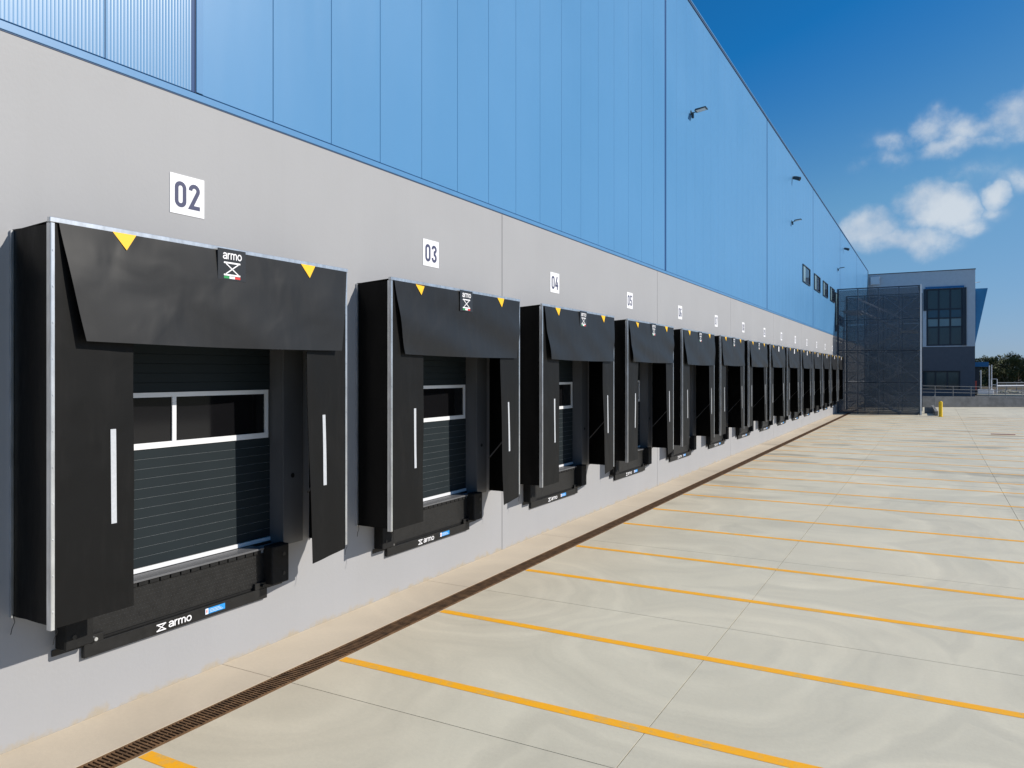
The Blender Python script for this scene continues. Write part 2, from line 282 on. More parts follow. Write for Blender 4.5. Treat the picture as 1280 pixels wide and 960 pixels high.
# ------------------------------------------------------------------ mesh helpers
class MB:
    def __init__(s): s.v = []; s.f = []; s.m = []
    def add(s, vs, fs, mi=0):
        o = len(s.v); s.v += [tuple(p) for p in vs]; s.f += [tuple(i + o for i in f) for f in fs]; s.m += [mi] * len(fs); return s
    def box(s, x0, x1, y0, y1, z0, z1, mi=0, bev=0.0):
        if bev:
            b = min(bev, (x1 - x0) * .45, (y1 - y0) * .45, (z1 - z0) * .45)
            oc = [(x0 + b, y0), (x1 - b, y0), (x1, y0 + b), (x1, y1 - b), (x1 - b, y1), (x0 + b, y1), (x0, y1 - b), (x0, y0 + b)]
            sq = [(x0 + b, y0 + b), (x1 - b, y0 + b), (x1 - b, y1 - b), (x0 + b, y1 - b)]
            P = [(x, y, z0) for x, y in sq] + [(x, y, z0 + b) for x, y in oc] + [(x, y, z1 - b) for x, y in oc] + [(x, y, z1) for x, y in sq]
            F = [(0, 3, 2, 1), (20, 21, 22, 23)]
            F += [(4 + i, 4 + (i + 1) % 8, 12 + (i + 1) % 8, 12 + i) for i in range(8)]
            for k in range(4):
                k2 = (k + 1) % 4
                F += [(k, k2, 4 + 2 * k + 1, 4 + 2 * k), (20 + k2, 20 + k, 12 + 2 * k, 12 + 2 * k + 1)]
                F += [(k2, 4 + (2 * k + 2) % 8, 4 + 2 * k + 1), (20 + k2, 12 + 2 * k + 1, 12 + (2 * k + 2) % 8)]
            return s.add(P, F, mi)
        P = [(x0, y0, z0), (x1, y0, z0), (x1, y1, z0), (x0, y1, z0), (x0, y0, z1), (x1, y0, z1), (x1, y1, z1), (x0, y1, z1)]
        return s.add(P, [(0, 3, 2, 1), (4, 5, 6, 7), (0, 1, 5, 4), (1, 2, 6, 5), (2, 3, 7, 6), (3, 0, 4, 7)], mi)
    def tube(s, pts, r, n=8, mi=0, r2=None):
        pts = [Vector(p) for p in pts]; o = []; V = []; F = []
        for i, p in enumerate(pts):
            d = (pts[min(i + 1, len(pts) - 1)] - pts[max(i - 1, 0)]).normalized()
            a = d.orthogonal().normalized() if i == 0 else (a - d * a.dot(d)).normalized()
            b = d.cross(a); rr = r if r2 is None else r + (r2 - r) * i / (len(pts) - 1)
            for k in range(n):
                t = 2 * math.pi * k / n; V.append(p + a * math.cos(t) * rr + b * math.sin(t) * rr)
        for i in range(len(pts) - 1):
            for k in range(n):
                j = (k + 1) % n; F.append((i * n + k, i * n + j, (i + 1) * n + j, (i + 1) * n + k))
        F.append(tuple(range(n - 1, -1, -1))); F.append(tuple((len(pts) - 1) * n + k for k in range(n)))
        return s.add(V, F, mi)
    def sheet(s, fn, nu, nv, thick, mi=0):
        """closed thin sheet: fn(u,v) -> (point, normal)"""
        V = []; W = []; n = (nu + 1) * (nv + 1)
        for j in range(nv + 1):
            for i in range(nu + 1):
                p, q = fn(i / nu, j / nv); p = Vector(p); q = Vector(q); V.append(p); W.append(p - q * thick)
        F = []; w = nu + 1
        for j in range(nv):
            for i in range(nu):
                a = j * w + i; F.append((a, a + 1, a + w + 1, a + w)); F.append((n + a, n + a + w, n + a + w + 1, n + a + 1))
        for i in range(nu):
            F.append((i, n + i, n + i + 1, i + 1)); a = nv * w + i; F.append((a, a + 1, n + a + 1, n + a))
        for j in range(nv):
            a = j * w; F.append((a, a + w, n + a + w, n + a)); a = j * w + nu; F.append((a, n + a, n + a + w, a + w))
        return s.add(V + W, F, mi)
    def mesh(s, name, mats, smooth=False):
        me = bpy.data.meshes.new(name); me.from_pydata(s.v, [], s.f)
        for m in (mats if isinstance(mats, (list, tuple)) else [mats]): me.materials.append(m)
        me.polygons.foreach_set('material_index', s.m)
        if smooth: me.polygons.foreach_set('use_smooth', [True] * len(s.f))
        me.update()
        if smooth: me.set_sharp_from_angle(angle=R(38))
        return me
    def build(s, name, mats, parent=None, smooth=False, loc=None):
        return link(name, s.mesh(name, mats, smooth), parent, loc)
def link(name, me, parent=None, loc=None):
    o = bpy.data.objects.new(name, me); COL.objects.link(o)
    if parent: o.parent = parent
    if loc: o.location = loc
    return o
def tag(o, label=None, cat=None, group=None, kind=None):
    if label: o['label'] = label
    if cat: o['category'] = cat
    if group: o['group'] = group
    if kind: o['kind'] = kind
    return o
def empty(name, loc, label, cat, group=None, rz=0):
    o = bpy.data.objects.new(name, None); COL.objects.link(o); o.location = loc; o.rotation_euler = (0, 0, rz); o.empty_display_size = .3
    return tag(o, label, cat, group)
def box(name, x0, x1, y0, y1, z0, z1, m, parent=None, bev=0.0, loc=None):
    return MB().box(x0, x1, y0, y1, z0, z1, 0, bev).build(name, m, parent, loc=loc)

# flat lettering made of ribbons on a plane x = const (u = y, v = z)
def arc(cx, cy, rx, ry, a0, a1, n=10):
    return [(cx + rx * math.cos(R(a0 + (a1 - a0) * i / n)), cy + ry * math.sin(R(a0 + (a1 - a0) * i / n))) for i in range(n + 1)]
def ribbon(mb, pts, w, x, closed=False, mi=0, tf=lambda p: p):
    P = [Vector(p) for p in pts]; n = len(P); A = []
    for i in range(n):
        pr = P[i - 1] if (i > 0 or closed) else None; nx = P[(i + 1) % n] if (i < n - 1 or closed) else None
        d1 = (P[i] - pr).normalized() if pr is not None else None; d2 = (nx - P[i]).normalized() if nx is not None else None
        if d1 is None: d1 = d2
        if d2 is None: d2 = d1
        n1 = Vector((-d1.y, d1.x)); n2 = Vector((-d2.y, d2.x)); m = (n1 + n2)
        m = m.normalized() if m.length > 1e-6 else n1
        k = min(1 / max(m.dot(n1), .35), 2.2)
        A.append((P[i] + m * k * w / 2, P[i] - m * k * w / 2))
    V = []
    for a, b in A:
        for q in (a, b):
            u, v = tf((q.x, q.y)); V.append((x, u, v))
    F = [(2 * i, 2 * i + 1, 2 * i + 3, 2 * i + 2) for i in range(n - 1)]
    if closed: F.append((2 * n - 2, 2 * n - 1, 1, 0))
    mb.add(V, F, mi)
W_ = .16; a_ = W_ / 2; wd = .50
DIG = {
 '0': [(arc(wd/2, 1-.25, .25-a_, .25-a_, 0, 180) + arc(wd/2, .25, .25-a_, .25-a_, 180, 360), True)],
 '1': [([(.32, 0), (.32, 1)], False), ([(.10, .74), (.28, .93)], False)],
 '2': [(arc(.25, .75, .25-a_, .25-a_, 185, -25) + [(.10, a_), (.5, a_)], False)],
 '3': [(arc(.25, .76, .25-a_, .24-a_, 180, -80) + arc(.25, .27, .25-a_, .27-a_, 80, -180), False)],
 '4': [([(.34, 1), (.07, .30), (.5, .30)], False), ([(.36, .58), (.36, 0)], False)],
 '5': [([(.46, 1-a_), (.10, 1-a_), (.085, .55)] + arc(.25, .31, .25-a_, .31-a_, 110, -175), False)],
 '6': [(arc(.25, .27, .25-a_, .27-a_, 0, 360)[:-1], True), (arc(.25, .75, .25-a_, .25-a_, 20, 180) + [(a_, .3)], False)],
 '7': [([(.02, 1-a_), (.43, 1-a_), (.20, 0)], False)],
 '8': [(arc(.25, .76, .23-a_, .24-a_, 0, 360)[:-1], True), (arc(.25, .26, .25-a_, .26-a_, 0, 360)[:-1], True)],
 '9': [(arc(.25, .73, .25-a_, .27-a_, 0, 360)[:-1], True), (arc(.25, .25, .25-a_, .25-a_, 200, 360) + [(.5-a_, .7)], False)],
}
AR = {
 'a': ([([(.10, .74)] + arc(.44, .68, .34, .24, 150, 0) + [(.78, 0)], False), ([(.76, .56), (.40, .53)] + arc(.36, .29, .26, .22, 90, 270) + [(.6, .12), (.76, .3)], False)], .95),
 'r': ([([(.1, 0), (.1, .98)], False), ([(.1, .55)] + arc(.46, .58, .34, .33, 160, 75), False)], .62),
 'm': ([([(.1, 0), (.1, .98)], False), (arc(.38, .64, .27, .27, 180, 0) + [(.65, 0)], False), (arc(.93, .64, .27, .27, 180, 0) + [(1.2, 0)], False)], 1.38),
 'o': ([(arc(.48, .48, .38, .42, 0, 360, 16)[:-1], True)], 1.0),
}
def word(mb, x, u0, v0, h, sx=1.0, mi=0, wt=.19):
    k = 0; cu = u0
    for ch in 'armo':
        st, adv = AR[ch]
        for (p, cl) in st:
            ribbon(mb, p, wt, x + k * .0005, cl, mi, lambda q, c=cu: (c + q[0] * h * sx, v0 + q[1] * h)); k += 1
        cu += adv * h * sx
    return cu
def emblem(mb, x, u0, v0, w, h, mi=0, t=.1):
    ribbon(mb, [(u0, v0), (u0 + w, v0)], h * t, x, False, mi); ribbon(mb, [(u0, v0 + h), (u0 + w, v0 + h)], h * t, x, False, mi)
    ribbon(mb, [(u0 + .12 * w, v0 + .07 * h), (u0 + .88 * w, v0 + .93 * h)], h * t * .7, x + .0004, False, mi)
    ribbon(mb, [(u0 + .12 * w, v0 + .93 * h), (u0 + .88 * w, v0 + .07 * h)], h * t * .7, x + .0008, False, mi)

# ------------------------------------------------------------------ layout constants
S = 4.52; Y0 = 3.71; WS = 3.62; ND = 14          # bay spacing, first shelter, shelter width, number of bays
GT = 6.20; RT = 15.42; YEND = 100.3; YA = -14.82  # grey wall top, roof line, wall ends

# ------------------------------------------------------------------ ground
yard = box('ground', -400, 700, -300, 1200, -1.2, -.12, M['field']); tag(yard, kind='structure')
sub = box('yard', 0.0, 60, -16, 120, -.12, -.03, M['base']); tag(sub, kind='structure')
ys = [2.0 + 3.955 * k for k in range(-4, 26)]
xs = [1.05, 4.69, 8.62, 12.57, 16.5, 20.5, 24.5, 28.5, 32.5, 36.5]
smesh = {}
J = .0045
for i in range(len(xs) - 1):
    for j in range(len(ys) - 1):
        w = round(xs[i + 1] - xs[i], 3)
        if w not in smesh:
            smesh[w] = MB().box(J, w - J, J, 3.955 - J, -.028, 0).mesh('slab', M['slab'])
        link('slab', smesh[w], sub, (xs[i], ys[j], 0))
am = MB().box(0, .765, .004, 3.955 - .004, -.028, 0.002).mesh('apron_slab', M['apron'])
for j in range(len(ys) - 1): link('apron_slab', am, sub, (0.001, ys[j], 0))
# drain channel
dr = empty('drain_channel', (.77, -10, 0), 'long rusty brown grated drain running in the concrete along the foot of the dock wall', 'drain')
box('channel', 0, .28, 0, 96, -.0295, -.024, M['pit'], dr)
box('edge_rail', .010, .018, 0, 96, -.023, .004, M['rust'], dr); box('edge_rail', .262, .270, 0, 96, -.023, .004, M['rust'], dr)
gm = MB(); nb = 13
gm.box(.022, .032, .006, .512, -.022, .003); gm.box(.247, .257, .006, .512, -.022, .003); gm.box(.134, .144, .006, .512, -.022, .0)
for k in range(nb):
    y = .008 + k * (.50 - .016) / (nb - 1); gm.box(.0325, .2465, y, y + .019, -.020, .0045)
gmesh = gm.mesh('grate', M['rust'])
for k in range(160): link('grate', gmesh, dr, (0, 10 - 4 + k * .52 + .01, random.uniform(-.001, .001)))
# painted lines
for k in range(ND + 1):
    for q, off in enumerate((4.23, 6.73)):
        y = off + S * k
        if y > 66.5: continue
        o = box('painted_line', 1.07, 15.2, y - .065, y + .065, .0005, .0025, M['orange_paint'])
        num = '%02d' % (k + 2)
        side = ('left', 'right')[q]
        tag(o, 'orange line painted across the concrete, %s border of the bay under sign %s' % (side, num), 'painted line', 'orange bay lines painted on the yard')
        o['kind'] = 'structure'
        del o['category']; del o['group']
rb = box('strip', 9.6, 10.7, 48.0, 48.12, .004, .03, M['red_paint'], bev=.005); tag(rb, 'thin dark red strip lying on the open concrete at the right', 'strip')

# ------------------------------------------------------------------ warehouse
wh = empty('warehouse', (0, 0, 0), 'long warehouse with sky blue cladding over a pale grey concrete wall with loading bays', 'building')
DC = 1.81                                  # bay centre offset in the shelter
def bay_openings(y0, y1):
    o = []
    for k in range(-3, 14):
        c = Y0 + k * S + DC - .04
        if c - 1.42 > y0 and c + 1.42 < y1: o.append((c - 1.42, c + 1.42))
    return o
py = 3.26 - 2 * 9.04
while py < YEND:
    y1 = min(py + 9.04, YEND); mb = MB(); g = .008
    ops = bay_openings(py, y1) if py < 66 else []
    a = py + g; T = .24
    def slabbox(ya, yb, za, zb): mb.box(-T, 0, ya, yb, za, zb)
    if ops:
        yy = a
        for (oa, ob) in ops:
            slabbox(yy, oa, 0, GT); slabbox(oa, ob, 0, 1.17); slabbox(oa, ob, 4.15, GT); yy = ob
        slabbox(yy, y1 - g, 0, GT)
    else: slabbox(a, y1 - g, 0, GT)
    mb.build('concrete_panel', M['grey_wall'], wh); py += 9.04
box('wall_backing', -.6, -.245, -14.8, YEND, -.05, GT - .01, M['reveal'], wh)
box('cladding_backing', -.5, -.075, -14.8, YEND, GT, RT - .1, M['navy_gap'], wh)
# cladding sheets
seams = [5.57, 22.1, 37.8, 53.5, 69.8, 85.4, YEND]
def clad(y0, y1, m, gap=.003):
    MB().box(-.07, 0.0, y0 + gap, y1 - gap, GT + .100, RT - .10, 0, .004).build('cladding_panel', m, wh)
y = 5.57
while y > -13: clad(y - 1.0, y - (.018 if y > 5 else 0), M['blue_rib']); y -= 1.0
box('joint_strip', -.07, -.004, 5.552, 5.598, GT + .10, RT - .11, M['deep_seam'], wh)
box('seam_cover', .001, .016, 5.60, 5.69, GT + .10, RT - .11, M['blue_trim'], wh, .004)
for a, b in zip(seams[:-1], seams[1:]):
    n = round((b - a - .05) / 1.02); st = a + .12 if a < 6 else a + .08; w = (b - .08 - st) / n
    if b < YEND: box('joint_strip', -.07, -.006, b - .078, b + .078, GT + .10, RT - .11, M['deep_seam'], wh)
    for k in range(n): clad(st + k * w, st + (k + 1) * w, M['blue'], .003 if a < 20 else .0015)
box('flashing', -.02, .014, -14.8, YEND, GT + .012, GT + .086, M['blue_trim'], wh, .004)
box('drip_edge', -.02, .006, -14.8, YEND, GT + .001, GT + .011, M['navy_gap'], wh)
box('roof_edge', -.5, .05, -14.8, YEND + .05, RT - .05, RT, M['blue_trim'], wh, .008)
box('gutter_trim', -.3, .03, -14.8, YEND + .03, RT - .098, RT - .052, M['navy_gap'], wh)
box('roof', -60, -.5, -14.8, YEND, RT - .5, RT - .2, M['conc_dark'], wh)
box('end_wall', -60, -.6, YEND - .3, YEND, 0, RT - .2, M['blue'], wh); box('end_wall', -60, -.6, -14.8, -14.5, 0, RT - .2, M['blue'], wh)
box('rear_wall', -60.3, -60, -14.8, YEND, 0, RT - .2, M['blue'], wh)
box('corner_trim', .001, .05, YEND - .25, YEND + .05, 10.0, RT - .12, M['frame_navy'], wh)
# strip of small windows high in the blue wall
for (ya, yb, za, zb) in ((48.9, 51.9, 8.78, 9.84), (53.9, 56.8, 8.78, 9.84), (58.4, 61.1, 8.78, 9.84), (62.7, 65.4, 8.78, 9.84)):
    f = MB(); t = .05
    f.box(.0015, .06, ya, yb, za, za + t); f.box(.0015, .06, ya, yb, zb - t, zb); f.box(.0015, .06, ya, ya + t, za + t, zb - t); f.box(.0015, .06, yb - t, yb, za + t, zb - t)
    w = f.build('window', M['frame_navy'], wh)
    box('pane', .003, .02, ya + t, ya + .38 * (yb - ya), za + t, zb - t, M['pale_glass'], w); box('pane', .003, .02, ya + .38 * (yb - ya) + .003, yb - t, za + t, zb - t, M['pane'], w)  # pale left pane paints in the lit window reveal, dark pane is the glass
f = MB(); f.box(.0015, .07, 66.0, 66.9, 6.6, 9.7, 0); w = f.build('window', M['frame_navy'], wh); box('pane', .071, .08, 66.1, 66.8, 7.1, 9.6, M['pale_glass'], w)

# ------------------------------------------------------------------ loading bays
ORD = ['nearest', 'second', 'third', 'fourth', 'fifth', 'sixth', 'seventh', 'eighth', 'ninth', 'tenth', 'eleventh', 'twelfth', 'thirteenth', 'farthest']
def where(i): return 'nearest to the camera' if i == 0 else ('farthest along the wall' if i == ND - 1 else ORD[i] + ' from the left')
P = .60; ZB, ZT = 1.165, 4.56
def wob(seed):
    r = random.Random(seed); c = [(r.uniform(.6, 2.2), r.uniform(.4, 1.8), r.uniform(0, 6.3), r.uniform(.4, 1)) for _ in range(4)]
    return lambda u, v: sum(a * math.sin(2 * math.pi * (fu * u + fv * v) + ph) for fu, fv, ph, a in c) / 3
def shelter(i):
    num = '%02d' % (i + 2); rd = random.Random(i * 13 + 5)
    t = empty('dock_shelter', (0, Y0 + i * S, 0), 'black curtained dock shelter beneath the number %s sign, %s' % (num, where(i)), 'dock shelter', 'black dock shelters along the wall')
    det = i < 6
    # side sheets
    for s, yy in ((-1, .012), (1, WS - .016)):
        wv = wob(i * 7 + s)
        def fn(u, v, yy=yy, wv=wv):
            env = math.sin(math.pi * min(1, max(0, u)))
            return (.006 + u * (P - .02), yy + .010 * env * wv(u * 1.3, v * 2.0), ZB + v * (ZT - .05 - ZB) + .0), (0, 1, 0)
        MB().sheet(fn, 6, 16 if det else 4, .004).build('side_sheet', M['pvc_gloss'], t, True)
    # roof sheet
    MB().add([(.003, .03, ZT - .055), (P - .02, .03, ZT - .02), (P - .02, WS - .03, ZT - .02), (.003, WS - .03, ZT - .055), (.003, .03, ZT - .05), (P - .02, .03, ZT - .012), (P - .02, WS - .03, ZT - .012), (.003, WS - .03, ZT - .05)],
             [(0, 3, 2, 1), (4, 5, 6, 7), (0, 1, 5, 4), (1, 2, 6, 5), (2, 3, 7, 6), (3, 0, 4, 7)]).build('roof_sheet', M['pvc'], t)
    # wall angles and front posts
    for yy in (-.014, WS - .010):
        box('wall_angle', .002, .03, yy, yy + .020, ZB - .01, ZT - .06, M['zinc'], t)
    for s, (ya, yb) in ((-1, (-.012, .022)), (1, (WS - .022, WS + .012))):
        pm = MB().box(P - .012, P + .012, ya, yb, ZB - .03, ZT - .045, 0, .003)
        pm.box(P - .05, P - .0125, ya if s < 0 else yb - .006, ya + .006 if s < 0 else yb, ZB - .03, ZT - .045)
        if i < 3:
            for k in range(11): 
                zc = ZB + .12 + k * .3; pm.box(P + .012, P + .016, (ya + yb) / 2 - .006, (ya + yb) / 2 + .006, zc - .006, zc + .006, 0)
        pm.build('corner_post', M['zinc'], t)
    box('top_rail', P - .03, P + .014, -.02, WS + .02, ZT - .042, ZT, M['zinc'], t, .003)
    box('header_bar', P - .02, P - .004, .03, WS - .03, ZT - .12, ZT - .05, M['black'], t)
    # front flaps
    for s in (-1, 1):
        wv = wob(i * 5 + s + 50); bulge = rd.uniform(.6, 1.4)
        top = ZT - .05; bot = ZB - (.02 if s < 0 else .12)
        def fn(u, v, s=s, wv=wv, top=top, bot=bot, bulge=bulge):
            z = bot + v * (top - bot)
            wi = .74 if s < 0 else .72 + .0 * v
            inner = (.012 if s < 0 else -.07 * (1 - v) + .0)
            uu = u
            if s < 0: y_ = .016 + uu * (wi - .016) + uu * .012 * (1 - v)
            else: y_ = WS - .016 - (1 - uu) * (wi - .016) + (1 - uu) * (.085 * (1 - v) ** 1.2)
            inn = uu if s < 0 else 1 - uu
            x_ = P + .004 + inn * (.018 * wv(u, v * 1.5) * .6) + (inn * .05 * (1 - v) if s > 0 else -inn * .012 * (1 - v))
            if s > 0: z += (1 - inn) * .05 * (1 - v)
            return (x_, y_, z), (1, 0, 0)
        fl = MB().sheet(fn, 8, 18 if det else 5, .005).build('front_flap', M['pvc'], t, True)
        yc = (.54 if s < 0 else WS - .42)
        sm = MB()
        hw = .026
        def sfn(u, v, s=s, yc=yc, fn=fn):
            z = 1.93 + v * .84
            vv = (z - (ZB - (.02 if s < 0 else .12))) / (ZT - .05 - (ZB - (.02 if s < 0 else .12)))
            # find u on the flap for that y
            a, b = fn(0, vv)[0][1], fn(1, vv)[0][1]
            yy = yc + (u - .5) * 2 * hw + (.012 * (1 - v) if s < 0 else .02 * (1 - v)); uu = (yy - a) / (b - a)
            p = fn(uu, vv)[0]; return (p[0] + .004, yy, z), (1, 0, 0)
        sm.sheet(sfn, 1, 8, .0025).build('reflective_stripe', M['stripe'], fl)
    # header curtain
    wv = wob(i * 11 + 3); hb = 3.53 + rd.uniform(-.015, .015); lean = rd.uniform(.045, .075)
    def hfn(u, v):
        w0 = .05 + .19 * (1 - v) ** 1.1; w1 = WS - .01 - .17 * (1 - v) ** 1.1
        y_ = w0 + u * (w1 - w0); z = hb + v * (ZT - .04 - hb) - .015 * math.sin(math.pi * u) * (1 - v)
        x_ = P + .022 + lean * (1 - v) + .028 * wv(u * 1.2, v) * (1 - v * .8)
        if i == 2 and u > .25: x_ -= .0
        return (x_, y_, z), (1, 0, 0)
    MB().sheet(hfn, 24, 12, .005).build('header_curtain', M['header'], t, True)
    zt = ZT - .05
    def on_header(yy, z):
        v = (z - hb) / (ZT - .04 - hb); v = min(1, max(0, v)); w0 = .05 + .19 * (1 - v) ** 1.1; w1 = WS - .01 - .17 * (1 - v) ** 1.1
        return hfn((yy - w0) / (w1 - w0), v)[0][0]
    for yc in (.64, 2.94):
        dx = on_header(yc, zt - .07) + .006
        def tri(x): return [(x - .012, yc - .115, zt + .012), (x - .012, yc + .115, zt + .012), (x + .004, yc + .01, zt - .138)]
        A = tri(dx + .003); B = tri(dx - .001)
        MB().add(A + B, [(0, 2, 1), (3, 4, 5), (0, 1, 4, 3), (1, 2, 5, 4), (2, 0, 3, 5)]).build('warning_tag', M['yellow_tag'], t)
    bx = on_header(1.82, zt - .15) + .012
    z1, z0 = zt + .03, zt - .29; hw = .18
    bd = box('badge', bx - .008, bx, 1.82 - hw, 1.82 + hw, z0, z1, M['badge'], t, .003)
    if i < 7:
        lm = MB(); tw = 3.75 * .075; word(lm, bx + .001, 1.82 - .118, z1 - .105, .066, .93)
        emblem(lm, bx + .001, 1.82 - .105, z0 + .055, .21, .125, 0, .13); lm.build('lettering', M['white'], bd)
        fm = MB(); 
        for k in range(3): fm.box(bx + .0005, bx + .0015, 1.82 - .105 + .07 * k, 1.82 - .105 + .07 * (k + 1) - .0005, z0 + .018, z0 + .042, k)
        fm.build('flag_strip', [M['green'], M['white'], M['red']], bd)
    else:
        box('lettering', bx + .0005, bx + .0015, 1.82 - .1, 1.82 + .1, z0 + .04, z1 - .05, M['white'], bd)
    # scissor arms inside
    for yy in (.06, WS - .06):
        MB().tube([(.02, yy, 1.75), (P - .03, yy, 2.35)], .012, 6).build('brace_arm', M['jamb'], t)
    if i < 4:
        for (yy, q) in ((.0, 0), (.03, 1), (WS, 2)):
            x = .03 if q == 0 else P
            MB().tube([(x, yy, ZB + .02), (x + .008, yy + .012, ZB - .05), (x - .004, yy - .004, ZB - .10), (x + .004, yy - .02, ZB - .15)], .003, 5).build('tie_cord', M['black'], t)
    return t

def leveller(i):
    num = '%02d' % (i + 2); c = 0.0
    t = empty('dock_leveller', (0, Y0 + i * S + DC - .07, 0), 'black dock leveller with rubber bumpers below the shelter of bay %s, %s' % (num, where(i)), 'dock leveller', 'dock levellers along the wall')
    # base beam with chamfered ends, logo strip
    h = 1.12; V = []
    prof = [(-h, .60), (h, .60), (h, .725), (-h, .725)]
    MB().box(.004, .05, -h, h, .60, .725, 0, .004).build('base_beam', M['black'], t)
    MB().box(.004, .055, -h, -h + .19, .727, .80, 0, .004).build('bracket', M['black'], t)
    MB().box(.004, .055, h - .19, h, .727, .80, 0, .004).build('bracket', M['black'], t)
    box('slot_backing', .0015, .003, -1.12, 1.12, .70, .80, M['rubber'], t)
    # textured front plate set behind the beam
    box('front_plate', .0035, .018, -1.1, 1.1, .755, 1.13, M['black'], t)
    if i < 4:
        # anti-slip dimples of the plate: raised tear pattern
        mb = MB(); 
        for a in range(55):
            for b in range(9):
                y = -1.07 + a * .039 + (b % 2) * .018; z = .78 + b * .04
                mb.add([(.0185, y, z), (.0205, y + .011, z + .004), (.0185, y + .022, z), (.0185, y + .011, z + .011)], [(0, 1, 3), (1, 2, 3)])
        o = mb.build('plate_relief', M['black'], t); o['kind'] = 'stuff'
    # lip hinge knuckles
    n = 17; kn = 2.1 / n
    for k in range(n):
        if i > 3 and k % 2: continue
        MB().box(.004, .035, -1.05 + k * kn + .008, -1.05 + (k + 1) * kn - .008, 1.135, 1.172, 0, .003).build('hinge_knuckle', M['rubber'], t)
    box('lip', -.17, .045, -1.08, 1.08, 1.178, 1.20, M['jamb'], t, .003)
    for s in (-1, 1):
        yc = s * 1.23
        b = MB().box(.003, .16, yc - .135, yc + .135, .76, 1.215, 0, .012).build('bumper', M['rubber'], t)
        for z in (.87, 1.10):
            MB().tube([(.1605, yc + s * .05, z), (.166, yc + s * .05, z)], .022, 12).build('bolt', M['black'], b)
        MB().box(.003, .012, yc - .165, yc + .165, .70, .758, 0).build('bumper_plate', M['black'], t)
        MB().tube([(.055, s * 1.03, .765), (.095, s * 1.03, .765)], .018, 10).build('pin', M['zinc'] if s < 0 else M['black'], t)
    if i < 8:
        lm = MB(); x = .0515; emblem(lm, x, -.36, .63, .11, .062, 0, .2); word(lm, x, -.22, .632, .062, 1.15); lm.build('lettering', M['white'], t)
        sb = MB().box(.0505, .052, .235, .50, .637, .70, 0).build('sticker', M['sticker'], t)
        q = MB().box(.0522, .0528, .237, .275, .638, .699, 0); 
        q.build('sticker_panel', M['white'], sb)
        q = MB()
        for k in range(3): q.box(.0523, .0527, .29, .47 - .02 * k, .650 + k * .015, .654 + k * .015)
        q.box(.0530, .0532, .248, .262, .655, .685, 1)
        q.build('small_print', [M['white'], M['red']], sb)
    else:
        box('lettering', .0505, .0515, -.36, .12, .645, .68, M['white'], t); box('sticker', .0505, .0515, .235, .5, .637, .70, M['sticker'], t)
    return t

slat_mesh = None
def door(i):
    global slat_mesh
    num = '%02d' % (i + 2)
    seen = ('anthracite sectional door with a two pane window band inside bay %s' if i < 3 else 'dark sectional door deep inside the shelter of bay %s') % num
    t = empty('sectional_door', (0, Y0 + i * S + DC - .04, 0), seen + ', ' + where(i), 'door', 'sectional doors inside the dock shelters')
    X = -.2
    if slat_mesh is None:
        slat_mesh = MB().box(X - .02, X, -1.368, 1.368, .0012, .1002, 0, .0018).mesh('slat', M['door'])
        door.bead = MB().box(X - .012, X - .0035, -1.365, 1.365, -.0010, .0012).mesh('bead', M['bead'])
    zs = [1.255 + k * .1014 for k in range(12)] + [3.065 + k * .1014 for k in range(10)]
    if i < 5:
        for z in zs: link('slat', slat_mesh, t, (0, 0, z))
        for z in zs[1:12]: link('groove_bead', door.bead, t, (0, 0, z))
    else:
        box('door_leaf', X - .02, X, -1.368, 1.368, 1.255, 2.47, M['door'], t); box('door_leaf', X - .02, X, -1.368, 1.368, 3.065, 4.08, M['door'], t)
    box('bottom_seal', X - .03, X + .012, -1.368, 1.368, 1.203, 1.25, M['alu'], t, .003)
    f = MB(); a, b = 2.475, 3.062
    f.box(X - .02, X + .014, -1.33, 1.33, a, a + .062); f.box(X - .02, X + .014, -1.33, 1.33, b - .05, b)
    for y in (-1.33, -.025, 1.28): f.box(X - .02, X + .013, y, y + .05, a + .0625, b - .0505)
    w = f.build('window_frame', M['alu'], t)
    for ya, yb in ((-1.28, -.025), (.025, 1.28)): box('pane', X - .015, X - .005, ya, yb, a + .062, b - .05, M['pane'], w)
    # jambs and head
    for s in (-1, 1):
        ya, yb = (1.37, 1.70) if s > 0 else (-1.70, -1.37)
        mb = MB().box(.003, .028, ya, yb, 1.16, 4.30, 0, .002)
        yi = 1.37 * s; mb.box(-.236, .0, min(yi, yi + .045 * s), max(yi, yi + .045 * s), 1.175, 4.14, 0)
        mb.build('jamb', M['jamb'], t)
        MB().tube([(.03, s * 1.52, 2.0), (.034, s * 1.52, 2.0)], .03, 10).build('cap', M['black'], t)
    box('head_panel', .003, .027, -1.368, 1.368, 4.0, 4.30, M['jamb'], t)
    box('threshold', -.23, -.172, -1.36, 1.36, 1.172, 1.20, M['black'], t)
    return t

def sign(i):
    num = '%02d' % (i + 2)
    t = empty('bay_number_sign', (.0, Y0 + i * S + 1.785, 5.16), 'white square sign reading %s on the grey wall, %s of the row' % (num, ('nearest' if i == 0 else where(i).replace(' from the left', ' from left').replace(' along the wall', ''))), 'sign', 'bay number signs on the grey wall')
    MB().box(.001, .006, -.215, .215, -.21, .21, 0, .001).build('plate', M['white'], t)
    for k, ch in enumerate(num):
        mb = MB(); h = .275
        for q, (p, cl) in enumerate(DIG[ch]):
            ribbon(mb, p, W_, .0075 + q * .0005, cl, 0, lambda z, k=k: (-.158 + k * .172 + z[0] * h * 1.04, -.137 + z[1] * h))
        mb.build('digit', M['ink'], t)
for i in range(ND): shelter(i); leveller(i); door(i); sign(i)

